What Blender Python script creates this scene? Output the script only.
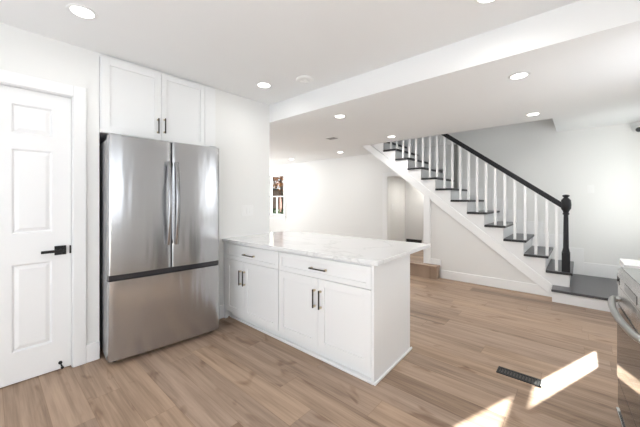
import bpy, bmesh, math, random
from mathutils import Vector, Matrix

for o in list(bpy.data.objects):
    bpy.data.objects.remove(o)
S = bpy.context.scene
C = S.collection
R = math.radians

# ------------------------------------------------------------------ camera, world, sun, daylight, exposure
cam_d = bpy.data.cameras.new('camera')
cam = bpy.data.objects.new('camera', cam_d)
C.objects.link(cam)
cam.location = (0, 0, 1.28)
cam.rotation_euler = (R(90), 0, R(41.475 - 90))
cam_d.sensor_width = 36
cam_d.lens = 36 * 293 / 640
cam_d.shift_y = -13.5 / 640
cam_d.clip_start = 0.03
S.camera = cam

W = bpy.data.worlds.new('world')
S.world = W
W.use_nodes = True
W.node_tree.nodes['Background'].inputs[0].default_value = (0.80, 0.88, 1.0, 1)
W.node_tree.nodes['Background'].inputs[1].default_value = 1.15

S.view_settings.view_transform = 'Standard'
S.view_settings.look = 'None'
S.view_settings.gamma = 1
S.view_settings.use_curve_mapping = False
S.view_settings.exposure = 0.04


def light(name, kind, loc, energy, rot=(0, 0, 0), color=(1, 1, 1), **kw):
    d = bpy.data.lights.new(name, kind)
    d.energy = energy
    d.color = color
    for k, v in kw.items():
        setattr(d, k, v)
    o = bpy.data.objects.new(name, d)
    C.objects.link(o)
    o.location = loc
    o.rotation_euler = rot
    return o


sun_dir = Vector((-1, 0.377, -0.415))
sun = light('sun', 'SUN', (8, -3, 5), 55.0, color=(1, 0.965, 0.91), angle=R(0.6))
sun.rotation_euler = sun_dir.to_track_quat('-Z', 'Y').to_euler()
# area lamps facing in: fill through added, unseen windows, then the entry window
light('fill_light_right_wall', 'AREA', (-0.4, -0.99, 1.55), 19, (R(112), 0, 0), (0.90, 0.95, 1), shape='RECTANGLE', size=2.0, size_y=1.1)
light('fill_light_left_wall', 'AREA', (-1.79, 1.3, 1.15), 28, (R(112), 0, R(-90)), (0.90, 0.95, 1), shape='RECTANGLE', size=2.0, size_y=2.0)
light('fill_light_living_end', 'AREA', (3.5, 8.39, 1.35), 112, (R(122), 0, R(180)), (0.92, 0.96, 1), shape='RECTANGLE', size=1.9, size_y=1.5)
light('fill_light_beyond_range', 'AREA', (3.12, -0.96, 1.55), 9.5, (R(96), 0, 0), (0.94, 0.97, 1), shape='RECTANGLE', size=0.9, size_y=1.05)  # added to brighten the fridge's right door and the living room ceiling
light('daylight_entry_window', 'AREA', (5.23, -0.96, 1.4), 5, (R(105), 0, 0), (0.96, 0.98, 1), shape='RECTANGLE', size=0.5, size_y=1.25)

# ------------------------------------------------------------------ materials
MATS = {}


def newmat(name):
    m = bpy.data.materials.new(name)
    m.use_nodes = True
    MATS[name] = m
    nt = m.node_tree
    return m, nt, nt.nodes['Principled BSDF']


def simple(name, col, rough=0.5, metal=0.0, bump=0.0, bscale=200, spec=0.5, vary=0.0):
    m, nt, b = newmat(name)
    b.inputs['Base Color'].default_value = (*col, 1)
    b.inputs['Roughness'].default_value = rough
    b.inputs['Metallic'].default_value = metal
    b.inputs['Specular IOR Level'].default_value = spec
    tc = nt.nodes.new('ShaderNodeTexCoord')
    nz = nt.nodes.new('ShaderNodeTexNoise')
    nz.inputs['Scale'].default_value = bscale
    nt.links.new(tc.outputs['Object'], nz.inputs['Vector'])
    if vary:
        mx = nt.nodes.new('ShaderNodeMix')
        mx.data_type = 'RGBA'
        mx.inputs[6].default_value = (*[c * (1 - vary) for c in col], 1)
        mx.inputs[7].default_value = (*[min(1, c * (1 + vary)) for c in col], 1)
        nt.links.new(nz.outputs['Fac'], mx.inputs[0])
        nt.links.new(mx.outputs[2], b.inputs['Base Color'])
    if bump:
        bp = nt.nodes.new('ShaderNodeBump')
        bp.inputs['Strength'].default_value = bump
        bp.inputs['Distance'].default_value = 0.002
        nt.links.new(nz.outputs['Fac'], bp.inputs['Height'])
        nt.links.new(bp.outputs['Normal'], b.inputs['Normal'])
    return m


wall_m = simple('wall_paint', (0.83, 0.83, 0.815), 0.75, bump=0.05, bscale=300)
ceil_m = simple('ceiling_paint', (0.885, 0.89, 0.89), 0.9, bump=0.05, bscale=250)
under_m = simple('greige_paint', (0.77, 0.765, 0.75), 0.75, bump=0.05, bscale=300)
trim_m = simple('trim_gloss', (0.87, 0.87, 0.87), 0.35, bump=0.02, bscale=60)
cab_m = simple('cabinet_paint', (0.86, 0.865, 0.865), 0.38, bump=0.02, bscale=90)
blk_m = simple('black_metal', (0.012, 0.012, 0.013), 0.35, 0.3, bump=0.03)
post_m = simple('grey_paint', (0.27, 0.265, 0.25), 0.6)
rail_m = simple('black_wood', (0.012, 0.012, 0.014), 0.45, bump=0.05, bscale=60, spec=0.3)
tread_m = simple('charcoal_tread', (0.075, 0.072, 0.078), 0.28, bump=0.08, bscale=40, vary=0.2)
nose_m = simple('dark_nosing', (0.016, 0.016, 0.018), 0.35, bump=0.05)
bronze_m = simple('bronze_pull', (0.05, 0.042, 0.036), 0.3, 0.85)
brass_m = simple('warm_brass', (0.62, 0.53, 0.38), 0.3, 0.9)
dark_m = simple('dark_plastic', (0.02, 0.02, 0.022), 0.45, bump=0.03)
grey_m = simple('fridge_side_grey', (0.36, 0.36, 0.36), 0.45, 0.2, bump=0.05)
plate_m = simple('white_plastic', (0.86, 0.86, 0.85), 0.3)
grille_m = simple('ceiling_grille_grey', (0.3, 0.3, 0.29), 0.5)


def brushed(name, col, rough, vertical=True, metal=0.95):
    m, nt, b = newmat(name)
    b.inputs['Metallic'].default_value = metal
    tc = nt.nodes.new('ShaderNodeTexCoord')
    mp = nt.nodes.new('ShaderNodeMapping')
    mp.inputs['Scale'].default_value = (3, 3, 420) if vertical else (420, 3, 3)
    nz = nt.nodes.new('ShaderNodeTexNoise')
    nz.inputs['Scale'].default_value = 1
    nz.inputs['Detail'].default_value = 3
    nt.links.new(tc.outputs['Object'], mp.inputs['Vector'])
    nt.links.new(mp.outputs['Vector'], nz.inputs['Vector'])
    mr = nt.nodes.new('ShaderNodeMapRange')
    mr.inputs['To Min'].default_value = rough - 0.015
    mr.inputs['To Max'].default_value = rough + 0.02
    nt.links.new(nz.outputs['Fac'], mr.inputs['Value'])
    nt.links.new(mr.outputs['Result'], b.inputs['Roughness'])
    b.inputs['Base Color'].default_value = (*col, 1)
    n2 = nt.nodes.new('ShaderNodeTexNoise')
    n2.inputs['Scale'].default_value = 1.0
    mp2 = nt.nodes.new('ShaderNodeMapping')
    mp2.inputs['Scale'].default_value = (7, 2, 1.1)
    nt.links.new(tc.outputs['Object'], mp2.inputs['Vector'])
    nt.links.new(mp2.outputs['Vector'], n2.inputs['Vector'])
    bp = nt.nodes.new('ShaderNodeBump')
    bp.inputs['Strength'].default_value = 0.22
    bp.inputs['Distance'].default_value = 0.03
    nt.links.new(n2.outputs['Fac'], bp.inputs['Height'])
    nt.links.new(bp.outputs['Normal'], b.inputs['Normal'])
    return m


steel_m = brushed('stainless_steel', (0.47, 0.47, 0.475), 0.22)
steel2_m = brushed('range_steel', (0.62, 0.62, 0.61), 0.24)
hand2_m = brushed('range_handle_steel', (0.42, 0.42, 0.41), 0.3)
hand_m = brushed('dark_steel_handle', (0.30, 0.30, 0.305), 0.2)


def glassy(name, col, rough=0.05):
    return simple(name, col, rough, spec=0.8)


oven_m = glassy('oven_glass', (0.035, 0.033, 0.032), 0.03)
cook_m = glassy('cooktop_glass', (0.10, 0.10, 0.10), 0.08)


def wood_floor(name):
    m, nt, b = newmat(name)
    N, L = nt.nodes, nt.links
    geo = N.new('ShaderNodeNewGeometry')
    sep = N.new('ShaderNodeSeparateXYZ')
    L.new(geo.outputs['Position'], sep.inputs[0])

    def math_(op, a, b_=None, c=None):
        n = N.new('ShaderNodeMath')
        n.operation = op
        for i, v in enumerate((a, b_, c)):
            if v is None:
                continue
            if isinstance(v, (int, float)):
                n.inputs[i].default_value = v
            else:
                L.new(v, n.inputs[i])
        return n.outputs[0]
    PW, PL = 0.178, 1.22
    xs = math_('DIVIDE', math_('SUBTRACT', sep.outputs['X'], 0.24), PW)
    row = math_('FLOOR', xs)
    fx = math_('SUBTRACT', xs, row)
    wn = N.new('ShaderNodeTexWhiteNoise')
    wn.noise_dimensions = '1D'
    L.new(row, wn.inputs['W'])
    ys = math_('ADD', math_('DIVIDE', sep.outputs['Y'], PL), math_('MULTIPLY', wn.outputs['Value'], 7.3))
    colm = math_('FLOOR', ys)
    fy = math_('SUBTRACT', ys, colm)
    cmb = N.new('ShaderNodeCombineXYZ')
    L.new(row, cmb.inputs[0])
    L.new(colm, cmb.inputs[1])
    w2 = N.new('ShaderNodeTexWhiteNoise')
    w2.noise_dimensions = '3D'
    L.new(cmb.outputs[0], w2.inputs['Vector'])
    # grain, shifted from plank to plank
    gx = math_('ADD', sep.outputs['X'], math_('MULTIPLY', w2.outputs['Value'], 37.0))

    def grain(sx, sy, detail, dist=0.0):
        c = N.new('ShaderNodeCombineXYZ')
        L.new(math_('MULTIPLY', gx, sx), c.inputs[0])
        L.new(math_('MULTIPLY', sep.outputs['Y'], sy), c.inputs[1])
        L.new(math_('MULTIPLY', w2.outputs['Value'], 11.0), c.inputs[2])
        n = N.new('ShaderNodeTexNoise')
        n.inputs['Scale'].default_value = 1
        n.inputs['Detail'].default_value = detail
        n.inputs['Distortion'].default_value = dist
        L.new(c.outputs[0], n.inputs['Vector'])
        return n.outputs['Fac']
    g1 = grain(13, 0.8, 5, 1.2)
    g2 = grain(90, 3.0, 3, 0.3)
    g3 = grain(6, 2.2, 2, 1.2)
    ramp = N.new('ShaderNodeValToRGB')
    e = ramp.color_ramp.elements
    e[0].position = 0.0
    e[0].color = (0.150, 0.096, 0.065, 1)
    e[1].position = 1.0
    e[1].color = (0.53, 0.375, 0.26, 1)
    for p, c in ((0.3, (0.29, 0.197, 0.135, 1)), (0.62, (0.425, 0.297, 0.206, 1))):
        k = e.new(p)
        k.color = c
    sc0 = N.new('ShaderNodeSeparateColor')
    L.new(w2.outputs['Color'], sc0.inputs[0])
    dark = math_('MULTIPLY', math_('LESS_THAN', sc0.outputs[2], 0.14), 0.22)
    t = math_('ADD', math_('MULTIPLY', w2.outputs['Value'], 0.22),
              math_('ADD', math_('MULTIPLY', g1, 1.1), math_('MULTIPLY', g2, 0.65)))
    t = math_('SUBTRACT', math_('SUBTRACT', t, 0.43), dark)
    L.new(t, ramp.inputs['Fac'])
    # knots and dark streaks
    kr = N.new('ShaderNodeMapRange')
    kr.inputs['From Min'].default_value = 0.62
    kr.inputs['From Max'].default_value = 0.72
    L.new(g3, kr.inputs['Value'])
    mx = N.new('ShaderNodeMix')
    mx.data_type = 'RGBA'
    mx.blend_type = 'MULTIPLY'
    mx.inputs[7].default_value = (0.58, 0.50, 0.45, 1)
    L.new(math_('MULTIPLY', kr.outputs['Result'], 0.8), mx.inputs[0])
    L.new(ramp.outputs['Color'], mx.inputs[6])
    # greyer or browner plank by plank
    hs = N.new('ShaderNodeMix')
    hs.data_type = 'RGBA'
    hs.blend_type = 'MULTIPLY'
    hs.inputs[7].default_value = (0.90, 0.93, 1.0, 1)
    sc = N.new('ShaderNodeSeparateColor')
    L.new(w2.outputs['Color'], sc.inputs[0])
    L.new(sc.outputs[1], hs.inputs[0])
    L.new(mx.outputs[2], hs.inputs[6])
    # seams
    ex = math_('MINIMUM', fx, math_('SUBTRACT', 1.0, fx))
    ey = math_('MINIMUM', fy, math_('SUBTRACT', 1.0, fy))
    sx_ = math_('LESS_THAN', ex, 0.009)
    sy_ = math_('LESS_THAN', ey, 0.0014)
    seam = math_('MAXIMUM', sx_, sy_)
    m3 = N.new('ShaderNodeMix')
    m3.data_type = 'RGBA'
    m3.blend_type = 'MULTIPLY'
    m3.inputs[7].default_value = (0.78, 0.74, 0.71, 1)
    L.new(seam, m3.inputs[0])
    L.new(hs.outputs[2], m3.inputs[6])
    L.new(m3.outputs[2], b.inputs['Base Color'])
    b.inputs['Roughness'].default_value = 0.45
    b.inputs['Specular IOR Level'].default_value = 0.35
    bp = N.new('ShaderNodeBump')
    bp.inputs['Strength'].default_value = 0.15
    bp.inputs['Distance'].default_value = 0.003
    L.new(math_('SUBTRACT', g2, seam), bp.inputs['Height'])
    L.new(bp.outputs['Normal'], b.inputs['Normal'])
    return m


floor_m = wood_floor('oak_plank_floor')


def quartz():
    m, nt, b = newmat('white_quartz')
    N, L = nt.nodes, nt.links
    tc = N.new('ShaderNodeTexCoord')
    n1 = N.new('ShaderNodeTexNoise')
    n1.inputs['Scale'].default_value = 1.3
    n1.inputs['Detail'].default_value = 6
    n1.inputs['Distortion'].default_value = 1.4
    L.new(tc.outputs['Object'], n1.inputs['Vector'])
    ab = N.new('ShaderNodeMath')
    ab.operation = 'SUBTRACT'
    ab.inputs[1].default_value = 0.5
    L.new(n1.outputs['Fac'], ab.inputs[0])
    a2 = N.new('ShaderNodeMath')
    a2.operation = 'ABSOLUTE'
    L.new(ab.outputs[0], a2.inputs[0])
    r = N.new('ShaderNodeValToRGB')
    r.color_ramp.elements[0].color = (0.72, 0.72, 0.715, 1)
    r.color_ramp.elements[1].color = (0.84, 0.84, 0.835, 1)
    r.color_ramp.elements[1].position = 0.022
    L.new(a2.outputs[0], r.inputs['Fac'])
    L.new(r.outputs['Color'], b.inputs['Base Color'])
    b.inputs['Roughness'].default_value = 0.12
    return m


quartz_m = quartz()


def emit(name, col, s):
    m, nt, b = newmat(name)
    b.inputs['Emission Color'].default_value = (*col, 1)
    b.inputs['Emission Strength'].default_value = s
    b.inputs['Base Color'].default_value = (0.9, 0.9, 0.9, 1)
    return m


lamp_m = emit('led_diffuser', (1, 0.97, 0.92), 9)


def pane_mat():
    m = bpy.data.materials.new('window_glass')
    m.use_nodes = True
    nt = m.node_tree
    nt.nodes.clear()
    out = nt.nodes.new('ShaderNodeOutputMaterial')
    tr = nt.nodes.new('ShaderNodeBsdfTransparent')
    tr.inputs[0].default_value = (0.96, 0.98, 0.97, 1)
    gl = nt.nodes.new('ShaderNodeBsdfGlossy')
    gl.inputs['Roughness'].default_value = 0.02
    lw = nt.nodes.new('ShaderNodeLayerWeight')
    lw.inputs['Blend'].default_value = 0.5
    fr = nt.nodes.new('ShaderNodeMath')
    fr.operation = 'POWER'
    fr.inputs[1].default_value = 6
    nt.links.new(lw.outputs['Facing'], fr.inputs[0])
    mx = nt.nodes.new('ShaderNodeMixShader')
    nt.links.new(fr.outputs[0], mx.inputs[0])
    nt.links.new(tr.outputs[0], mx.inputs[1])
    nt.links.new(gl.outputs[0], mx.inputs[2])
    nt.links.new(mx.outputs[0], out.inputs[0])
    return m


pane_m = pane_mat()


def brick_mat():
    m, nt, b = newmat('red_brick')
    tc = nt.nodes.new('ShaderNodeTexCoord')
    mp = nt.nodes.new('ShaderNodeMapping')
    mp.inputs['Rotation'].default_value = (R(90), 0, 0)
    br = nt.nodes.new('ShaderNodeTexBrick')
    br.inputs['Color1'].default_value = (0.20, 0.055, 0.045, 1)
    br.inputs['Color2'].default_value = (0.15, 0.04, 0.035, 1)
    br.inputs['Mortar'].default_value = (0.3, 0.25, 0.22, 1)
    br.inputs['Scale'].default_value = 5
    nt.links.new(tc.outputs['Object'], mp.inputs[0])
    nt.links.new(mp.outputs[0], br.inputs['Vector'])
    nt.links.new(br.outputs['Color'], b.inputs['Base Color'])
    b.inputs['Roughness'].default_value = 0.9
    return m


brick_m = brick_mat()
leaf_m = simple('autumn_leaves', (0.26, 0.11, 0.05), 0.8, vary=0.5, bscale=1.5)
hedge_m = simple('hedge_leaves', (0.045, 0.07, 0.035), 0.8, vary=0.5, bscale=2)
bark_m = simple('tree_bark', (0.08, 0.06, 0.05), 0.9, bump=0.5, bscale=20)
lawn_m = simple('lawn_grass', (0.10, 0.11, 0.05), 0.95, vary=0.4, bscale=2)
roof_m = simple('roof_shingles', (0.08, 0.08, 0.09), 0.9, bump=0.3, bscale=30)


# ------------------------------------------------------------------ geometry helpers
class MB:
    """collects shapes into one mesh"""

    def __init__(s, off=(0, 0, 0)):
        s.bm = bmesh.new()
        s.off = Vector(off)

    def box(s, x0, x1, y0, y1, z0, z1):
        v = [s.bm.verts.new(Vector((x, y, z)) - s.off) for x in (x0, x1) for y in (y0, y1) for z in (z0, z1)]
        for f in ((0, 1, 3, 2), (4, 6, 7, 5), (0, 4, 5, 1), (2, 3, 7, 6), (0, 2, 6, 4), (1, 5, 7, 3)):
            s.bm.faces.new([v[i] for i in f])
        return s

    def prism(s, pts, axis, a0, a1):
        """pts are 2D in the plane normal to axis; extruded from a0 to a1"""
        def P(p, a):
            if axis == 'x':
                return Vector((a, p[0], p[1]))
            if axis == 'y':
                return Vector((p[0], a, p[1]))
            return Vector((p[0], p[1], a))
        v0 = [s.bm.verts.new(P(p, a0) - s.off) for p in pts]
        v1 = [s.bm.verts.new(P(p, a1) - s.off) for p in pts]
        n = len(pts)
        s.bm.faces.new(v0)
        s.bm.faces.new(v1[::-1])
        for i in range(n):
            s.bm.faces.new([v0[i], v1[i], v1[(i + 1) % n], v0[(i + 1) % n]])
        return s

    def lathe(s, prof, c=(0, 0, 0), n=24, axis='z'):
        """prof: list of (radius, height)"""
        rings = []
        for r, h in prof:
            ring = []
            for k in range(n):
                t = 2 * math.pi * k / n
                a, b = r * math.cos(t), r * math.sin(t)
                p = {'z': (a, b, h), 'y': (a, h, b), 'x': (h, a, b)}[axis]
                ring.append(s.bm.verts.new(Vector(p) + Vector(c) - s.off))
            rings.append(ring)
        for a, b in zip(rings, rings[1:]):
            for k in range(n):
                s.bm.faces.new([a[k], a[(k + 1) % n], b[(k + 1) % n], b[k]])
        s.bm.faces.new(rings[0][::-1])
        s.bm.faces.new(rings[-1])
        return s

    def tube(s, pts, r, n=10, rx=None):
        """round (or oval) tube along a path of 3D points"""
        pts = [Vector(p) for p in pts]
        rings = []
        for i, p in enumerate(pts):
            d = (pts[min(i + 1, len(pts) - 1)] - pts[max(i - 1, 0)]).normalized()
            up = Vector((0, 0, 1)) if abs(d.z) < 0.9 else Vector((0, 1, 0))
            u = d.cross(up).normalized()
            w = u.cross(d).normalized()
            rr = r[i] if isinstance(r, (list, tuple)) else r
            q = rr if rx is None else rx
            rings.append([s.bm.verts.new(p + u * rr * math.cos(2 * math.pi * k / n) + w * q * math.sin(2 * math.pi * k / n) - s.off) for k in range(n)])
        for a, b in zip(rings, rings[1:]):
            for k in range(n):
                s.bm.faces.new([a[k], a[(k + 1) % n], b[(k + 1) % n], b[k]])
        s.bm.faces.new(rings[0][::-1])
        s.bm.faces.new(rings[-1])
        return s

    def frustum(s, quad0, quad1):
        """four-sided block between two quads of 3D points"""
        a = [s.bm.verts.new(Vector(p) - s.off) for p in quad0]
        b = [s.bm.verts.new(Vector(p) - s.off) for p in quad1]
        s.bm.faces.new(a)
        s.bm.faces.new(b[::-1])
        for i in range(4):
            s.bm.faces.new([a[i], b[i], b[(i + 1) % 4], a[(i + 1) % 4]])
        return s

    def build(s, name, mat, parent=None, bevel=0.0, smooth=None, label=None, segs=2):
        bmesh.ops.recalc_face_normals(s.bm, faces=s.bm.faces[:])
        me = bpy.data.meshes.new(name)
        if smooth is not None:
            for f in s.bm.faces:
                f.smooth = True
            for e in s.bm.edges:
                if len(e.link_faces) == 2 and e.calc_face_angle(0) > R(smooth):
                    e.smooth = False
        s.bm.to_mesh(me)
        s.bm.free()
        me.materials.append(mat)
        o = bpy.data.objects.new(name, me)
        C.objects.link(o)
        if parent is not None:
            o.parent = parent
        if bevel:
            b = o.modifiers.new('bevel', 'BEVEL')
            b.width = bevel
            b.segments = segs
            b.limit_method = 'ANGLE'
            b.angle_limit = R(50)
        if label:
            o['label'] = label
        return o


def tag(o, label, cat, group=None):
    o['label'] = label
    o['category'] = cat
    if group:
        o['group'] = group
    return o


def thing(name, label, cat, loc=(0, 0, 0), rz=0.0, group=None):
    o = bpy.data.objects.new(name, None)
    o.empty_display_size = 0.1
    C.objects.link(o)
    o.location = loc
    o.rotation_euler = (0, 0, rz)
    return tag(o, label, cat, group)


def struct(name, mb, mat, parent=None, label=None, cat=None, **kw):
    o = mb.build(name, mat, parent, **kw)
    if parent is None:
        o['kind'] = 'structure'
        if label:
            o['label'] = label
        if cat:
            o['category'] = cat
    return o


# ================================================================== SETTING
CK, CL = 2.47, 2.35           # kitchen and living room ceiling heights
YW = 2.91                     # fridge wall
XB = 5.9                      # far wall of the living room and stairs
RY = -0.80                    # wall on the right, outside the frame

struct('floor', MB().box(-1.72, 6.9, -0.92, 8.32, -0.12, 0.0), floor_m,
       label='wide wood plank floor in warm and greyish brown tones', cat='floor')

# fridge wall: door opening, fridge niche, end jamb at the living room
m = MB()
DX0, DX1, DH = -0.315, 0.428, 2.07          # door opening
NX0, NX1 = 0.594, 1.59                      # niche opening
m.box(-1.72, DX0, YW, YW + 0.12, 0, CK)
m.box(DX0, DX1, YW, YW + 0.12, DH, CK)
m.box(DX1, NX0, YW, YW + 0.12, 0, CK)
m.box(NX0, NX1, YW, YW + 0.12, 2.447, CK)
m.box(NX1, 2.335, YW, YW + 0.12, 0, CK)
struct('wall_back', m, wall_m, label='white kitchen wall behind the refrigerator and peninsula end', cat='wall')
m = MB()
m.box(NX0 - 0.06, NX0, YW + 0.12, 3.66, 0, CK)
m.box(NX1, NX1 + 0.06, YW + 0.12, 3.66, 0, CK)
m.box(NX0 - 0.06, NX1 + 0.06, 3.60, 3.72, 0, CK)
m.box(NX0, NX1, YW + 0.12, 3.60, 2.447, CK)
struct('wall_niche', m, wall_m, label='recess walls around the refrigerator', cat='wall')
struct('wall_closet', MB().box(-0.5, 0.5, 3.3, 3.4, 0, CK), wall_m, label='closet back behind the white door', cat='wall')

# left wall (behind the camera side) with an added, unseen window opening
m = MB()
m.box(-1.72, -1.6, -0.92, 0.3, 0, CK)
m.box(-1.72, -1.6, 2.3, YW, 0, CK)
m.box(-1.72, -1.6, 0.3, 2.3, 2.15, CK)
m.box(-1.72, -1.6, 0.3, 2.3, 0, 0.1)
struct('wall_left', m, wall_m, label='white kitchen wall with an added window opening', cat='wall')
# right wall with two added, unseen windows and the entry window
SWX = (4.93, 5.57)
SZ = (0.765, 1.178, 1.243, 2.05)
m = MB()
m.box(-1.6, -1.4, -0.92, RY, 0, CK)
m.box(-1.4, 0.6, -0.92, RY, 0, 1.0)
m.box(-1.4, 0.6, -0.92, RY, 2.1, CK)
m.box(0.6, 2.65, -0.92, RY, 0, CK)
m.box(2.65, 3.6, -0.92, RY, 0, 1.0)
m.box(2.65, 3.6, -0.92, RY, 2.1, CK)
m.box(3.6, SWX[0], -0.92, RY, 0, CK)
m.box(SWX[0], SWX[1], -0.92, RY, 0, SZ[0])
m.box(SWX[0], SWX[1], -0.92, RY, SZ[3], CK)
m.box(SWX[1], 6.02, -0.92, RY, 0, CK)
struct('wall_right', m, wall_m, label='white wall behind the range and at the entry', cat='wall')
win = struct('window_2', MB().box(SWX[0], SWX[1], -0.84, -0.80, SZ[1], SZ[2]).box(SWX[0], SWX[0] + 0.001, -0.9, -0.82, SZ[0], SZ[3]), trim_m,
             label='entry window with a meeting rail', cat='window')
MB().box(SWX[0], SWX[1], -0.882, -0.878, SZ[0], SZ[3]).build('window_pane', pane_m, win)
# living room far wall (runs on behind the stairs) with window and hall opening
WY0, WY1, WZ0, WZ1 = 6.665, 7.36, 0.80, 2.03
HY0, HY1, HZ = 1.99, 3.20, 1.80
m = MB()
m.box(XB, XB + 0.12, -0.92, HY0, 0, 4.0)
m.box(XB, XB + 0.12, HY0, HY1, HZ, 4.0)
m.box(XB, XB + 0.12, HY1, 4.2, 0, 4.0)
m.box(XB, XB + 0.12, 4.2, WY0, 0, CK)
m.box(XB, XB + 0.12, WY0, WY1, 0, WZ0)
m.box(XB, XB + 0.12, WY0, WY1, WZ1, CK)
m.box(XB, XB + 0.12, WY1, 8.32, 0, CK)
struct('wall_far', m, wall_m, label='long white wall behind the staircase and across the living room', cat='wall')
# living room left side and end walls
m = MB()
m.box(2.2, 2.335, YW + 0.12, 8.2, 0, CK)
struct('wall_side', m, wall_m, label='white living room side wall', cat='wall')
m = MB()
m.box(2.2, 2.5, 8.2, 8.32, 0, CK)
m.box(4.5, 6.02, 8.2, 8.32, 0, CK)
m.box(2.5, 4.5, 8.2, 8.32, 0, 0.6)
m.box(2.5, 4.5, 8.2, 8.32, 2.1, CK)
struct('wall_end', m, wall_m, label='white living room end wall with an added window opening', cat='wall')

# ceilings and dropped beam
struct('ceiling', MB().box(-1.72, 2.40, -0.92, 3.72, CK, CK + 0.1), ceil_m, label='white kitchen ceiling', cat='ceiling')
m = MB()
OX, OY0, OY1 = 4.90, 0.262, 3.25             # stairwell opening
m.box(2.40, OX, -0.92, 8.32, CL, CL + 0.24)
m.box(OX, XB, -0.92, OY0, CL, CL + 0.24)
m.box(OX, XB, OY1, 8.32, CL, CL + 0.24)
struct('ceiling', m, ceil_m, label='white living room ceiling with an opening over the stairs', cat='ceiling')
struct('ceiling_beam', MB().box(2.335, 2.475, -0.92, YW + 0.12, 2.252, CK), ceil_m, label='white dropped beam between kitchen and living room', cat='beam')
# upper stairwell
m = MB()
m.box(OX - 0.1, OX, OY0 - 0.1, OY1 + 0.1, CL + 0.24, 4.0)
m.box(OX, XB, OY0 - 0.1, OY0, CL + 0.24, 4.0)
m.box(OX, XB, OY1 + 0.9, OY1 + 1.0, CL + 0.24, 4.0)
m.box(OX - 0.1, XB + 0.12, OY0 - 0.1, OY1 + 1.0, 4.0, 4.1)
struct('wall_stairwell', m, wall_m, label='white walls of the upper stairwell', cat='wall')

# hall beyond the stairs
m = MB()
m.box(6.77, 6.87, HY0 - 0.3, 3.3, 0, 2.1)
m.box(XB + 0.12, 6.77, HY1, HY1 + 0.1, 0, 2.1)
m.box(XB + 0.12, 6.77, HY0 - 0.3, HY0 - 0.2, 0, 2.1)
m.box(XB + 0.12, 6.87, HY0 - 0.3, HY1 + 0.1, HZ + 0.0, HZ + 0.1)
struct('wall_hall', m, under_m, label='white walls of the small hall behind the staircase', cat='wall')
# under-stair wall panel (triangle)
SL = lambda y: 0.79 * (y - 0.25)
UY = 1.985
m = MB().prism([(0.30, 0.0), (UY, 0.0), (UY, SL(UY) + 0.06), (0.30, SL(0.30) + 0.06)], 'x', 4.935, 5.03)
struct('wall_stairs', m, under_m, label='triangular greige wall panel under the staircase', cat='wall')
m = MB().box(4.905, 5.04, 1.875, 1.985, 0.2, SL(1.875) + 0.08)
struct('trim_stairs', m, trim_m, bevel=0.004, label='white corner post trim where the under-stair wall ends', cat='trim')

# baseboards
def bb(name, *boxes, label=None):
    q = MB()
    for b_ in boxes:
        q.box(*b_)
    struct(name, q, trim_m, bevel=0.004, label=label, cat='baseboard')


bb('baseboard_back', (0.507, NX0, YW - 0.018, YW, 0, 0.142), (NX1 + 0.01, 1.775, YW - 0.018, YW, 0, 0.142),
   label='tall white baseboard beside the refrigerator')
bb('baseboard_stairs', (4.917, 4.935, 0.262, 1.70, 0, 0.135), (4.917, 4.935, 1.70, 1.875, 0.2, 0.30),
   label='white baseboard under the staircase')
bb('baseboard_far', (XB - 0.018, XB, 3.33, 8.2, 0, 0.14), label='white baseboard along the living room wall')
q = MB()
q.box(XB - 0.02, XB, RY, -0.055, 0.161, 0.35)
for n in range(14):
    y0 = -0.055 + 0.2425 * n
    q.box(XB - 0.02, XB, y0, y0 + 0.2425, max(0.161, 0.161 + 0.187 * n - 0.05), 0.556 + 0.187 * n)
struct('baseboard_stairwell', q, trim_m, bevel=0.003, label='stepped white skirting along the wall beside the stairs', cat='baseboard')

# casings
m = MB()
m.box(DX1, 0.507, YW - 0.02, YW, 0, DH + 0.085)
m.box(DX0 - 0.085, DX0, YW - 0.02, YW, 0, DH + 0.085)
m.box(DX0, DX1, YW - 0.02, YW, DH, DH + 0.085)
m.box(DX1 - 0.006, DX1, YW - 0.01, YW + 0.12, 0, DH)
m.box(DX0, DX0 + 0.006, YW - 0.01, YW + 0.12, 0, DH)
m.box(DX0, DX1, YW - 0.01, YW + 0.12, DH - 0.006, DH)
struct('trim_door', m, trim_m, bevel=0.003, label='white casing around the panelled door', cat='trim')
m = MB()
m.box(XB - 0.02, XB, HY1, HY1 + 0.12, 0, HZ + 0.09)
m.box(XB - 0.02, XB, HY0, HY1, HZ, HZ + 0.09)
struct('trim_hall', m, trim_m, bevel=0.005, label='white casing at the hall opening', cat='trim')
struct('trim_stairwell', MB().box(XB - 0.012, XB, 1.78, 3.2, 2.335, 2.36), under_m, label='thin ledge on the wall in the stairwell', cat='trim')

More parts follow.
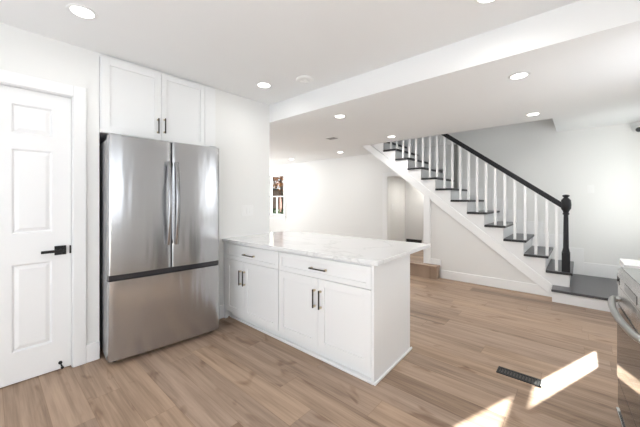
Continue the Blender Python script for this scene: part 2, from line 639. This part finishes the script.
# ---------------- closet door
DY = YW + 0.022                              # front face of the door leaf
door = struct('door_1', MB().box(DX0 + 0.006, DX1 - 0.008, DY + 0.012, DY + 0.036, 0.008, DH - 0.008), trim_m,
              label='white six panel door with black lever handle', cat='door')
q = MB()
LX0, LX1 = DX0 + 0.006, DX1 - 0.008
cols = [(LX0 + 0.11, 0.5 * (LX0 + LX1) - 0.055), (0.105, 0.313)]
rows = [(0.222, 0.828), (1.045, 1.637), (1.748, 1.95)]
zs = [0.008] + [z for r_ in rows for z in r_] + [DH - 0.008]
for i in range(0, len(zs), 2):
    q.box(LX0, LX1, DY, DY + 0.014, zs[i], zs[i + 1])
xs_ = [LX0, cols[0][0], cols[0][1], cols[1][0], cols[1][1], LX1]
for (z0, z1) in rows:
    for i in range(0, 6, 2):
        q.box(xs_[i], xs_[i + 1], DY, DY + 0.014, z0, z1)
    for (x0, x1) in cols:
        b_ = 0.012
        for e0, e1 in (((x0, z0), (x1, z0)), ((x1, z0), (x1, z1)), ((x1, z1), (x0, z1)), ((x0, z1), (x0, z0))):
            cx_, cz_ = 0.5 * (x0 + x1), 0.5 * (z0 + z1)
            inn = [(p[0] + math.copysign(0.010, cx_ - p[0]), p[1] + math.copysign(0.010, cz_ - p[1])) for p in (e0, e1)]
            v_ = [q.bm.verts.new((p[0], yy, p[1])) for p, yy in ((e0, DY + 0.0005), (e1, DY + 0.0005), (inn[1], DY + 0.0118), (inn[0], DY + 0.0118))]
            q.bm.faces.new(v_)
        q.frustum([(x0 + b_, DY + 0.013, z0 + b_), (x1 - b_, DY + 0.013, z0 + b_), (x1 - b_, DY + 0.013, z1 - b_), (x0 + b_, DY + 0.013, z1 - b_)],
                  [(x0 + 0.036, DY + 0.003, z0 + 0.036), (x1 - 0.036, DY + 0.003, z0 + 0.036), (x1 - 0.036, DY + 0.003, z1 - 0.036), (x0 + 0.036, DY + 0.003, z1 - 0.036)])
q.build('door_panelling', trim_m, door)
h = MB().box(0.325, 0.392, DY - 0.010, DY, 0.868, 0.936)
h.lathe([(0.012, DY - 0.045), (0.012, DY - 0.008)], (0.358, 0, 0.902), 12, 'y')
hb = h.build('door_handle', blk_m, door, bevel=0.002, label='black square lever handle')
MB().box(0.248, 0.372, DY - 0.056, DY - 0.042, 0.892, 0.912).build('lever', blk_m, hb, bevel=0.003)
MB().box(0.411, 0.4215, DY - 0.006, DY + 0.01, 0.872, 0.932).build('latch_plate', blk_m, door, label='black latch plate')
q = MB().lathe([(0.012, DY - 0.008), (0.012, DY)], (0.358, 0, 0.055), 14, 'y')
q.tube([(0.358, DY - 0.006, 0.055), (0.361, DY - 0.02, 0.046), (0.364, DY - 0.034, 0.034)], 0.005, 8)
q.lathe([(0.009, DY - 0.048), (0.009, DY - 0.030)], (0.365, 0, 0.030), 12, 'y')
q.build('door_stop', blk_m, door, smooth=40, label='small black door stop near the bottom')

# ---------------- living room window
X0 = XB + 0.03
q = MB()
q.box(XB - 0.02, XB, WY0 - 0.09, WY0, WZ0 - 0.06, WZ1 + 0.09).box(XB - 0.02, XB, WY1, WY1 + 0.09, WZ0 - 0.06, WZ1 + 0.09)
q.box(XB - 0.02, XB, WY0, WY1, WZ1, WZ1 + 0.09)
wn = struct('window_1', q, trim_m, bevel=0.004, label='white double hung window on the far living room wall', cat='window')
MB().box(XB - 0.06, XB + 0.1, WY0 - 0.11, WY1 + 0.11, WZ0 - 0.035, WZ0).box(XB - 0.018, XB, WY0 - 0.09, WY1 + 0.09, WZ0 - 0.12, WZ0 - 0.035).build('window_sill', trim_m, wn, bevel=0.005)
q = MB()
q.box(X0, X0 + 0.04, WY0, WY0 + 0.02, WZ0, WZ1).box(X0, X0 + 0.04, WY1 - 0.02, WY1, WZ0, WZ1)
q.box(X0, X0 + 0.04, WY0, WY1, WZ0, WZ0 + 0.05).box(X0, X0 + 0.04, WY0, WY1, WZ1 - 0.02, WZ1)
q.box(X0, X0 + 0.05, WY0, WY1, 1.37, 1.41).box(X0 + 0.01, X0 + 0.03, 7.045, 7.075, WZ0, 1.38)
q.build('sash', trim_m, wn, bevel=0.003)
MB().box(X0 + 0.018, X0 + 0.022, WY0 + 0.02, WY1 - 0.02, WZ0 + 0.05, WZ1 - 0.03).build('window_pane', pane_m, wn)

# frames of unseen windows, added so that fill light comes in
def frame_window(name, lab, horizontal, c, a0, a1, z0, z1, bars):
    q = MB()

    def bx(p0, p1, za, zb):
        if horizontal:
            q.box(p0, p1, c - 0.02, c + 0.02, za, zb)
        else:
            q.box(c - 0.02, c + 0.02, p0, p1, za, zb)
    bx(a0, a0 + 0.05, z0, z1)
    bx(a1 - 0.05, a1, z0, z1)
    bx(a0, a1, z0, z0 + 0.05)
    bx(a0, a1, z1 - 0.05, z1)
    for b_ in bars:
        bx(b_ - 0.03, b_ + 0.03, z0, z1)
    return struct(name, q, trim_m, label=lab, cat='window')


w3 = frame_window('window_3', 'added kitchen window behind the camera, out of view', True, -0.87, -1.4, 0.6, 1.0, 2.1, [-0.4])
frame_window('window_6', 'added white side window beyond the range, out of view', True, -0.87, 2.65, 3.6, 1.0, 2.1, [])
w4 = frame_window('window_4', 'added tall kitchen window, out of view', False, -1.67, 0.3, 2.3, 0.1, 2.15, [1.3])
w5 = frame_window('window_5', 'added wide living room window, out of view', True, 8.27, 2.5, 4.5, 0.6, 2.1, [3.5])

# ================================================================== HALL STEPS
hs = thing('hall_step', 'wood plank step rising into the hall past the end of the peninsula', 'step', (4.75, 1.7, 0))
of = (4.75, 1.7, 0)
MB(of).box(4.775, 4.905, 1.715, 3.19, 0.0, 0.185).box(4.905, 6.765, 1.995, 3.19, 0.0, 0.185).build('riser', floor_m, hs)
MB(of).box(4.752, 4.905, 1.70, 3.19, 0.186, 0.212).box(4.905, 6.765, 1.995, 3.19, 0.186, 0.212).build('step_top', floor_m, hs, bevel=0.004)

# dark slotted vent low on the hall wall
vt = thing('wall_vent', 'low dark slotted vent on the hall wall just above the peninsula counter', 'vent', (6.77, 3.0, 0.235))
of = (6.77, 3.0, 0.235)
MB(of).box(6.755, 6.77, 2.78, 3.16, 0.235, 0.335).build('frame', dark_m, vt)
for i in range(10):
    y = 2.80 + 0.036 * i
    MB(of).box(6.750, 6.7555, y, y + 0.016, 0.25, 0.32).build('slat', bronze_m, vt)

# ================================================================== STAIRCASE
ST = thing('staircase', 'white staircase with charcoal treads, white balusters and black handrail', 'staircase', (4.93, 0.26, 0))
of = (4.93, 0.26, 0)
NT = 14
RUN, RISE, TY, TZ = 0.2425, 0.187, 0.062, 0.348
# stringer: sawtooth top, sloping bottom
pts = [(0.262, 0.002), (0.092, 0.002)]
for n in range(NT):
    yr = TY + 0.03 + RUN * n
    zt = TZ - 0.032 + RISE * n
    pts.append((yr, zt))
    pts.append((yr + RUN, zt))
yl = TY + 0.03 + RUN * NT
pts.append((yl, SL(yl)))
q = MB(of)
q.prism(pts, 'x', 4.93, 4.96)
q.build('stringer', trim_m, ST)
a, b_ = 0.30, 3.42
q = MB(of).prism([(a, SL(a) + 0.0), (b_, SL(b_)), (b_, SL(b_) + 0.155), (a - 0.03, SL(a - 0.03) + 0.155)], 'x', 4.908, 4.93)
q.build('stringer_trim', trim_m, ST, bevel=0.006)
for n in range(NT):
    y0 = TY + RUN * n
    z1 = TZ + RISE * n
    q = MB(of).box(4.905, XB - 0.021, y0, y0 + RUN + 0.028, z1 - 0.003, z1)
    tr = q.build('tread', tread_m, ST)
    MB(of).box(4.90, XB - 0.021, y0 - 0.003, y0 + RUN + 0.028, z1 - 0.032, z1 - 0.003).build('nosing', nose_m, tr, bevel=0.006, label='black tread edge')
    MB(of).box(4.935, XB - 0.021, y0 + 0.03, y0 + 0.045, z1 - RISE, z1 - 0.032).build('riser', trim_m, ST)
# landing
ld = MB(of).box(4.70, XB - 0.001, RY + 0.005, 0.255, 0.0, 0.130).build('landing', trim_m, ST, bevel=0.003, label='white boxed landing base')
MB(of).box(4.672, XB - 0.001, RY + 0.005, 0.262, 0.131, 0.161).build('landing_tread', tread_m, ld, bevel=0.006, label='charcoal landing top')
# balusters
RZ = lambda y: 1.155 + 0.771 * (y - 0.147)       # underside of the rail
ys = [0.222] + [0.322 + 0.1213 * i for i in range(23)]
for y in ys:
    n = int((y - TY) // RUN)
    z0 = TZ + RISE * n
    MB(of).box(4.972 - 0.016, 4.972 + 0.016, y - 0.016, y + 0.016, z0, RZ(y) + 0.02).build('baluster', trim_m, ST, bevel=0.003)
# handrail
y0, y1 = 0.14, 3.1
MB(of).prism([(y0, RZ(y0)), (y1, RZ(y1)), (y1, RZ(y1) + 0.08), (y0, RZ(y0) + 0.08)], 'x', 4.972 - 0.032, 4.972 + 0.032).build('handrail', rail_m, ST, bevel=0.014, segs=3)
# newel post: square base, turned shaft, bulb with cap
q = MB((0, 0, 0))
nz = 0.3485
q.box(-0.042, 0.042, -0.042, 0.042, nz, nz + 0.25)
q.lathe([(0.044, nz + 0.25), (0.038, nz + 0.268), (0.036, nz + 0.28), (0.030, nz + 0.31), (0.028, nz + 0.5), (0.025, nz + 0.72), (0.024, nz + 0.735), (0.034, nz + 0.745), (0.034, nz + 0.76),
         (0.028, nz + 0.77), (0.034, nz + 0.79), (0.052, nz + 0.82), (0.056, nz + 0.87), (0.050, nz + 0.93), (0.030, nz + 0.955), (0.020, nz + 0.965), (0.036, nz + 0.978), (0.038, nz + 0.99), (0.022, nz + 1.0), (0.003, nz + 1.003)], (0, 0, 0), 20)
o = q.build('newel_post', rail_m, ST, smooth=35, label='black turned newel post')
o.location = Vector((4.97, 0.127, 0)) - Vector(of)
# slim dark post in the stairwell at the wall side
MB(of).box(5.83, 5.872, 1.72, 1.77, 1.47, 2.33).build('wall_post', post_m, ST, label='slim dark post at the wall side of the stairs')

# ================================================================== KITCHEN FURNITURE
class Face:
    """maps (along, outward depth, z) onto a face: side 'y' faces -Y at y=c, 'x' faces -X at x=c"""

    def __init__(s, side, c, off):
        s.side, s.c, s.off = side, c, off

    def box(s, q, a0, a1, d0, d1, z0, z1):
        if s.side == 'y':
            q.box(a0, a1, s.c - d1, s.c - d0, z0, z1)
        else:
            q.box(s.c - d1, s.c - d0, a0, a1, z0, z1)

    def P(s, a, d, z):
        return (a, s.c - d, z) if s.side == 'y' else (s.c - d, a, z)

    def shaker(s, name, a0, a1, z0, z1, parent, fr=0.055, t=0.019):
        q = MB(s.off)
        s.box(q, a0, a1, 0.0005, t - 0.011, z0, z1)
        s.box(q, a0, a0 + fr, t - 0.011, t, z0, z1)
        s.box(q, a1 - fr, a1, t - 0.011, t, z0, z1)
        s.box(q, a0 + fr, a1 - fr, t - 0.011, t, z0, z0 + fr)
        s.box(q, a0 + fr, a1 - fr, t - 0.011, t, z1 - fr, z1)
        return q.build(name, cab_m, parent, bevel=0.0015, segs=1)

    def pull(s, a0, a1, z0, z1, parent, t=0.019):
        """bar pull: dark bar with brass-tipped posts"""
        q = MB(s.off)
        s.box(q, a0, a1, t + 0.024, t + 0.034, z0, z1)
        o_ = q.build('pull_handle', bronze_m, parent, bevel=0.002, label='dark bronze bar pull')
        for k in (0, 1):
            q = MB(s.off)
            if (z1 - z0) > (a1 - a0):
                z = (z0 + 0.012, z1 - 0.012)[k]
                s.box(q, a0 - 0.002, a1 + 0.002, t, t + 0.026, z - 0.007, z + 0.007)
            else:
                a_ = (a0 + 0.012, a1 - 0.012)[k]
                s.box(q, a_ - 0.007, a_ + 0.007, t, t + 0.026, z0 - 0.002, z1 + 0.002)
            q.build('handle_post', brass_m, o_, label='pale brass post')
        return o_


# ---------------- cabinet over the fridge
UX0, UX1, UZ0, UZ1 = 0.597, 1.588, 1.827, 2.444
of = (UX0, 2.9, UZ0)
uc = thing('wall_cabinet', 'white two door cabinet fitted above the refrigerator', 'cabinet', of)
MB(of).box(UX0, UX1, 2.895, 3.55, UZ0, UZ1).build('cabinet_body', cab_m, uc)
F = Face('y', 2.895, of)
d1 = F.shaker('door', UX0 + 0.003, 1.0515, UZ0 + 0.002, UZ1 - 0.004, uc, 0.058)
F.pull(1.016, 1.026, 1.882, 2.02, d1)
d2 = F.shaker('door', 1.0545, 1.468, UZ0 + 0.002, UZ1 - 0.004, uc, 0.045)
F.pull(1.073, 1.083, 1.892, 2.03, d2)
q = MB(of)
F.box(q, 1.472, UX1, 0.0005, 0.016, UZ0, UZ1)
q.build('filler_panel', cab_m, uc)

# ---------------- peninsula cabinets
CT = 0.862                                        # counter top height
IX0, IX1 = 1.775, 2.34
units = [('white base cabinet with drawer and two doors, beside the refrigerator', 2.034, 2.865, (2.53, 2.64), 2.555),
         ('white base cabinet with drawer and two doors, at the free end of the peninsula', 1.085, 2.03, (1.49, 1.65), 1.568)]
for lab, ya, yb, dp, ym in units:
    of = (IX0, ya, 0)
    u = thing('base_cabinet', lab, 'cabinet', of, group='peninsula base cabinets')
    MB(of).box(IX0, IX1, ya, yb, 0.082, CT - 0.033).build('cabinet_body', cab_m, u)
    F = Face('x', IX0, of)
    dr = F.shaker('drawer', ya + 0.002, yb - 0.002, 0.6525, 0.812, u, 0.04)
    pm = 0.5 * (ya + yb)
    F.pull(pm - 0.085, pm + 0.085, 0.724, 0.734, dr)
    a_ = F.shaker('door', ya + 0.002, ym - 0.0015, 0.090, 0.6485, u, 0.062)
    b_ = F.shaker('door', ym + 0.0015, yb - 0.002, 0.090, 0.6485, u, 0.062)
    F.pull(ym - 0.036, ym - 0.026, 0.415, 0.565, a_)
    F.pull(ym + 0.026, ym + 0.036, 0.415, 0.565, b_)
pl = thing('peninsula_panel', 'plain white panel closing the free end of the peninsula, with plinth moulding', 'panel', (1.755, 1.066, 0))
of = (1.755, 1.066, 0)
MB(of).box(1.752, 2.385, 1.062, 1.083, 0.0, CT - 0.033).build('end_panel', cab_m, pl, bevel=0.002)
MB(of).box(2.345, 2.36, 1.083, 2.86, 0.0, CT - 0.033).build('back_panel', cab_m, pl)
MB(of).prism([(1.788, 1.084), (1.81, 1.084), (1.85, 2.87), (1.83, 2.87)], 'z', 0.0, 0.080).build('plinth', cab_m, pl, bevel=0.002)
MB(of).box(1.742, 2.40, 1.046, 1.061, 0.0, 0.022).prism([(1.742, 1.061), (1.787, 1.061), (1.829, 2.87), (1.806, 2.87)], 'z', 0.0, 0.022).build('quarter_round', trim_m, pl, bevel=0.008)
q = MB(of).box(1.757, 1.79, 2.868, 2.90, 0.0, CT - 0.033)
q.build('filler_strip', cab_m, pl)
# the peninsula stands very slightly askew to the wall
piv = Vector((1.755, 1.05, 0))
rot = Matrix.Rotation(R(2.2), 4, 'Z')
for o_ in list(C.objects):
    if o_.parent is None and o_.name.split('.')[0] in ('base_cabinet', 'peninsula_panel'):
        o_.location = piv + Vector((0.012, 0, 0)) + rot @ (o_.location - piv)
        o_.rotation_euler.z = R(2.2)

WP = lambda x, y: (piv + Vector((0.012, 0, 0)) + rot @ (Vector((x, y, 0)) - piv))[:2]
A_, B_ = WP(1.735, 1.025), WP(2.775, 1.025)
sl = math.tan(R(2.2))
C_ = (B_[0] - sl * (2.98 - B_[1]), 2.98)
F_ = (A_[0] - sl * (2.907 - A_[1]), 2.907)
ct = MB((A_[0], A_[1], 0)).prism([A_, B_, C_, (2.345, 2.98), (2.345, 2.907), F_], 'z', CT - 0.032, CT)
o = ct.build('countertop', quartz_m, bevel=0.004)
o.location = (A_[0], A_[1], 0)
tag(o, 'white veined quartz countertop on the peninsula with breakfast overhang', 'countertop')

# ---------------- refrigerator
fr = thing('refrigerator', 'stainless steel french door refrigerator with bottom freezer', 'refrigerator', (0.601, 2.672, 0), R(-4.9))
FW, FH = 0.878, 1.78
MB().box(0.0, FW - 0.004, 0.085, 0.72, 0.03, FH - 0.025).build('body', grey_m, fr, bevel=0.004)


def bulged(x0, x1, z0, z1, bulge, name, mat, d0=0.0, d1=0.075):
    n = 20
    p = []
    r_ = 0.014
    for i in range(n + 1):
        t_ = i / n
        x = x0 + (x1 - x0) * t_
        e = min(x - x0, x1 - x)
        rc = r_ - math.sqrt(max(0, r_ * r_ - max(0, r_ - e) ** 2)) if e < r_ else 0
        p.append((x, d0 + rc - bulge * (1 - (2 * t_ - 1) ** 2)))
    for k in (0.002, 0.005, 0.009):
        for xx in (x0 + k, x1 - k):
            e = k
            rc = r_ - math.sqrt(max(0, r_ * r_ - (r_ - e) ** 2))
            tt = (xx - x0) / (x1 - x0)
            p.append((xx, d0 + rc - bulge * (1 - (2 * tt - 1) ** 2)))
    p.sort()
    p = p + [(x1, d1), (x0, d1)]
    return MB().prism(p, 'z', z0, z1).build(name, mat, fr, smooth=40)


seam = 0.447
fd1 = bulged(0.0, seam - 0.003, 0.702, FH, 0.012, 'door', steel_m)
fd2 = bulged(seam + 0.003, FW, 0.702, FH, 0.012, 'door', steel_m)
fz = bulged(0.0, FW, 0.044, 0.655, 0.012, 'freezer_drawer', steel_m)
MB().box(0.002, FW - 0.002, 0.012, 0.08, 0.657, 0.70).build('trim_strip', glassy('gloss_black_strip', (0.03, 0.03, 0.035), 0.12), fr, bevel=0.006, label='glossy black strip between doors and freezer')
MB().box(seam - 0.003, seam + 0.003, 0.02, 0.08, 0.702, FH - 0.004).build('door_gasket', dark_m, fr)
for dd, x, sgn in ((fd1, seam - 0.031, -1), (fd2, seam + 0.031, 1)):
    za, zb = 0.90, 1.605
    P_ = []
    for i in range(15):
        t_ = i / 14
        P_.append((x - sgn * 0.0, -0.03 - 0.040 * math.sin(math.pi * t_), za + (zb - za) * t_))
    q = MB().tube(P_, 0.017, 16, rx=0.012)
    hh = q.build('door_handle', hand_m, dd, smooth=40, label='tall bowed steel handle')
    for zz in (za, zb - 0.03):
        MB().box(x - 0.010, x + 0.010, -0.034, 0.004, zz, zz + 0.03).build('handle_post', hand_m, hh, bevel=0.003)
MB().box(0.01, FW - 0.01, 0.06, 0.12, 0.022, 0.052).build('toe_grille', dark_m, fr)
for x in (0.035, FW - 0.07):
    MB().lathe([(0.018, 0.0), (0.02, 0.012), (0.012, 0.02), (0.012, 0.03)], (x + 0.02, 0.10, 0), 14).build('foot', dark_m, fr)
MB().box(0.02, 0.09, 0.02, 0.15, FH, FH + 0.014).build('hinge_cover', grey_m, fr, bevel=0.004)
MB().box(FW - 0.09, FW - 0.02, 0.02, 0.15, FH, FH + 0.014).build('hinge_cover', grey_m, fr, bevel=0.004)

# ---------------- range at the right edge (far front corner is the origin, front faces +Y)
rg = thing('range', 'stainless steel range with dark oven door at the right edge', 'range', (2.515, -0.175, 0), R(3.4))
RT = 0.875
MB().box(-0.755, -0.005, -0.56, -0.03, 0.03, RT - 0.02).build('body', grey_m, rg)
MB().prism([(-0.57, RT - 0.02), (-0.57, RT), (-0.012, RT), (0.0, RT - 0.012), (0.0, RT - 0.02)], 'x', -0.76, 0.0).build('cooktop', steel2_m, rg, bevel=0.002)
cp = MB().box(-0.752, -0.008, -0.55, -0.014, RT, RT + 0.003).build('glass_top', cook_m, rg)
pa = MB().prism([(-0.03, RT - 0.1), (-0.03, RT - 0.021), (-0.002, RT - 0.021), (0.004, RT - 0.04), (0.004, RT - 0.1)], 'x', -0.757, -0.003).build('control_panel', steel2_m, rg, bevel=0.002)
MB().box(-0.52, -0.24, 0.0035, 0.006, RT - 0.085, RT - 0.045).build('display', oven_m, pa)
for x in (-0.035, -0.075):
    MB().box(x - 0.012, x + 0.012, 0.0035, 0.006, RT - 0.09, RT - 0.05).build('touch_button', oven_m, pa, label='dark touch control')
od = MB().box(-0.757, -0.003, -0.03, 0.0, 0.215, RT - 0.108).build('oven_door', steel2_m, rg, bevel=0.003)
MB().box(-0.75, -0.010, 0.0005, 0.004, 0.222, 0.66).build('door_glass', oven_m, od)
P_ = []
for i in range(25):
    t_ = i / 24
    x = -0.715 + 0.67 * t_
    P_.append((x, 0.022 + 0.034 * math.sin(math.pi * t_) ** 0.6, 0.695))
P_ = [(-0.715, -0.0, 0.695)] + P_ + [(-0.045, 0.0, 0.695)]
MB().tube(P_, 0.016, 12).build('oven_handle', hand2_m, od, smooth=40)
MB().box(-0.757, -0.003, -0.03, 0.0, 0.05, 0.205).build('storage_drawer', oven_m, rg, bevel=0.003)
MB().box(-0.757, 0.001, -0.035, 0.008, 0.010, 0.030).build('kick_strip', steel2_m, rg, bevel=0.003)
for x in (-0.06, -0.70):
    MB().lathe([(0.018, 0), (0.018, 0.03)], (x, -0.08, 0), 12).build('foot', dark_m, rg)

# cabinet and counter just beyond the range
of = (2.53, -0.24, 0)
kc = thing('base_cabinet', 'white base cabinet just beyond the range, mostly hidden by it', 'cabinet', of)
MB(of).box(2.57, 2.80, -0.79, -0.235, 0.0, 0.853).build('cabinet_body', cab_m, kc)
Q = MB(of).box(2.575, 2.795, -0.235, -0.221, 0.1, 0.84).build('door', cab_m, kc, bevel=0.002)
o = MB().box(2.56, 2.82, -0.795, -0.205, 0.855, 0.887).build('countertop', quartz_m, bevel=0.003)
tag(o, 'short white quartz counter piece beyond the range', 'countertop')

# ================================================================== LIGHTS IN THE CEILINGS
K, L_ = CK, CL
spots = [(0.393, 2.35, K, 'round recessed ceiling light nearest the white panelled door'),
         (1.885, 2.44, K, 'round recessed kitchen ceiling light in the corner by the beam'),
         (1.925, 0.39, K, 'round recessed kitchen ceiling light cut by the top edge of the picture'),
         (3.019, 0.386, L_, 'round recessed living room light nearest the beam, at the right'),
         (2.965, 2.281, L_, 'round recessed living room light above the peninsula overhang'),
         (4.486, 0.429, L_, 'round recessed light by the corner of the stairwell opening'),
         (4.497, 2.367, L_, 'round recessed light beside the top of the stair stringer'),
         (5.196, 3.983, L_, 'small distant recessed light left of the staircase'),
         (5.237, 5.622, L_, 'smallest distant recessed light near the far window')]
proto = None
for i, (x, y, z, lab) in enumerate(spots):
    t_ = thing('recessed_light', lab, 'ceiling light', (x, y, z), group='recessed ceiling lights')
    if proto is None:
        a_ = MB().lathe([(0.058, -0.004), (0.062, -0.007), (0.078, -0.004), (0.080, -0.0005), (0.058, -0.0005)], n=32).build('trim_ring', plate_m, t_, smooth=40)
        b_ = MB().lathe([(0.058, -0.0055), (0.058, -0.001)], n=32).build('diffuser', lamp_m, t_, label='glowing diffuser')
        proto = (a_, b_)
    else:
        for p in proto:
            c = p.copy()
            C.objects.link(c)
            c.parent = t_
    l = light('downlight', 'AREA', (x, y, z - 0.014), 1.6 if z == K else (4.8 if y < 3.5 else 2.5), color=(1, 0.985, 0.96), shape='DISK', size=0.13)
    l.data.spread = R(165)

# fill lamps added to brighten the hall and upper stairwell, without fixtures
light('hall_fill_light', 'AREA', (6.35, 2.55, HZ - 0.02), 8.0, color=(1, 0.965, 0.91), shape='DISK', size=0.13)
light('stairwell_fill_light', 'AREA', (5.4, 1.8, 3.97), 2.0, color=(1, 0.965, 0.91), shape='DISK', size=0.2)

sd = thing('smoke_detector', 'flat round white cover on the kitchen ceiling near the beam', 'ceiling cover', (2.06, 2.02, CK))
MB().lathe([(0.085, 0), (0.085, -0.008), (0.078, -0.016), (0.05, -0.018), (0.046, -0.012), (0.02, -0.012), (0.018, -0.018), (0.002, -0.018)], n=28).build('cover', plate_m, sd, smooth=40)
cv = thing('ceiling_vent', 'small grey vent on the living room ceiling beyond the beam', 'vent', (3.926, 3.194, CL))
MB().box(-0.075, 0.075, -0.10, 0.10, -0.008, 0).build('frame', plate_m, cv, bevel=0.003)
for i in range(7):
    MB().box(-0.06, 0.06, -0.085 + 0.025 * i, -0.068 + 0.025 * i, -0.012, -0.006).build('slat', grille_m, cv)

# floor register
fx0, fx1, fy0, fy1 = 2.495, 2.598, 0.192, 0.462
rgst = thing('floor_register', 'black slotted vent set in the wood floor beside the sunlit strip', 'vent', (fx0, fy0, 0))
of = (fx0, fy0, 0)
MB(of).box(fx0, fx1, fy0, fy0 + 0.016, 0, 0.006).box(fx0, fx1, fy1 - 0.016, fy1, 0, 0.006).box(fx0, fx0 + 0.022, fy0, fy1, 0, 0.006).box(fx1 - 0.022, fx1, fy0, fy1, 0, 0.006).build('frame', blk_m, rgst, bevel=0.002)
MB(of).box(fx0 + 0.01, fx1 - 0.01, fy0 + 0.01, fy1 - 0.01, 0.0003, 0.0012).build('duct_plate', simple('duct_metal', (0.10, 0.09, 0.08), 0.6), rgst)
for i in range(13):
    y = fy0 + 0.019 + 0.0184 * i
    MB(of).box(fx0 + 0.02, fx1 - 0.02, y, y + 0.009, 0.001, 0.0055).build('bar', blk_m, rgst)

# switch plates
def plate(name, lab, cat, cx, cz, w, h_, wall, c, gangs, toggles=True):
    t_ = thing(name, lab, cat, (cx, c, cz) if wall == 'y' else (c, cx, cz), 0 if wall == 'y' else R(-90))
    MB().box(-w / 2, w / 2, -0.006, 0, -h_ / 2, h_ / 2).build('plate', plate_m, t_, bevel=0.003)
    for k in range(gangs):
        xx = (k - (gangs - 1) / 2) * 0.046
        MB().box(xx - 0.016, xx + 0.016, -0.010, -0.005, -0.033, 0.033).build('rocker', plate_m, t_, bevel=0.002)
    return t_


plate('switch_plate', 'white three gang switch plate on the wall above the peninsula end', 'light switch', 2.004, 1.156, 0.165, 0.13, 'y', YW, 3)
plate('switch_plate', 'single white switch plate on the far wall above the stair landing', 'light switch', -0.13, 1.442, 0.075, 0.12, 'x', XB, 1)
plate('switch_plate', 'single white switch plate on the hall side wall seen past the casing', 'light switch', 6.12, 1.12, 0.075, 0.12, 'y', HY1, 1)

# small camera on the far wall, cut by the right edge
sc_ = thing('security_camera', 'white wall mounted camera with a black lens at the right edge', 'camera', (XB, -0.597, 2.25))
MB().lathe([(0.06, -0.0), (0.06, -0.02), (0.045, -0.03)], (0, 0, 0.04), 24, 'x').build('base', plate_m, sc_, smooth=40)
MB().lathe([(0.012, -0.09), (0.040, -0.08), (0.052, -0.05), (0.045, -0.02), (0.01, -0.015)], (0, 0, 0.0), 24, 'x').build('housing', plate_m, sc_, smooth=50)
MB().lathe([(0.006, -0.118), (0.027, -0.114), (0.034, -0.095), (0.030, -0.078)], (0, -0.01, -0.02), 20, 'x').build('lens', dark_m, sc_, smooth=50, label='black lens')

# ================================================================== OUTSIDE THE FAR WINDOW
struct('ground_outside', MB().box(6.95, 60, -20, 60, -0.7, -0.5), lawn_m, label='lawn outside the far window', cat='lawn')
of = (16, 17, -0.5)
hsx = thing('brick_house', 'dark red brick house seen through the far window', 'house', of)
MB(of).box(16, 24, 18.6, 30, -0.5, 2.1).build('wall', brick_m, hsx)
MB(of).prism([(18.2, 2.1), (30.4, 2.1), (24.3, 3.2)], 'x', 15.7, 24.3).build('roof', roof_m, hsx)
MB(of).box(15.95, 16.0, 19.5, 20.3, 0.2, 1.6).build('window', trim_m, hsx)
random.seed(4)


def foliage(q, c, rad, n, size):
    for _ in range(n):
        while True:
            p = Vector((random.uniform(-1, 1), random.uniform(-1, 1), random.uniform(-1, 1)))
            if p.length < 1:
                break
        p = Vector((p.x * rad[0], p.y * rad[1], p.z * rad[2])) + Vector(c)
        u = Vector((random.gauss(0, 1), random.gauss(0, 1), random.gauss(0, 1))).normalized()
        w = u.orthogonal().normalized()
        v = u.cross(w)
        s_ = size * random.uniform(0.6, 1.3)
        vs = [q.bm.verts.new(p + w * s_ - q.off), q.bm.verts.new(p + v * s_ * 0.6 - q.off), q.bm.verts.new(p - w * s_ - q.off), q.bm.verts.new(p - v * s_ * 0.6 - q.off)]
        q.bm.faces.new(vs)


of = (12.5, 14.2, -0.5)
tr = thing('autumn_tree', 'autumn tree with rusty leaves outside the far window', 'tree', of)
MB(of).tube([(12.5, 14.2, -0.5), (12.55, 14.2, 1.0), (12.4, 14.3, 2.4), (12.6, 14.2, 4.2)], [0.16, 0.12, 0.09, 0.04], 10).tube([(12.5, 14.25, 1.3), (12.3, 14.7, 2.2), (12.2, 15.1, 3.2)], [0.07, 0.05, 0.02], 8).tube([(12.52, 14.2, 1.5), (12.7, 13.7, 2.4), (12.8, 13.2, 3.2)], [0.07, 0.05, 0.02], 8).build('trunk', bark_m, tr, smooth=60)
q = MB(of)
foliage(q, (12.5, 14.0, 3.0), (1.3, 1.5, 1.2), 900, 0.10)
q.build('crown', leaf_m, tr)
of = (10.5, 12.5, -0.5)
q = MB(of)
q.box(10.3, 10.9, 11.4, 14.0, -0.5, 0.45)
foliage(q, (10.6, 12.7, 0.2), (0.6, 1.6, 0.62), 900, 0.09)
o = q.build('hedge', hedge_m)
o.location = of
tag(o, 'dark green hedge outside the far window', 'hedge')
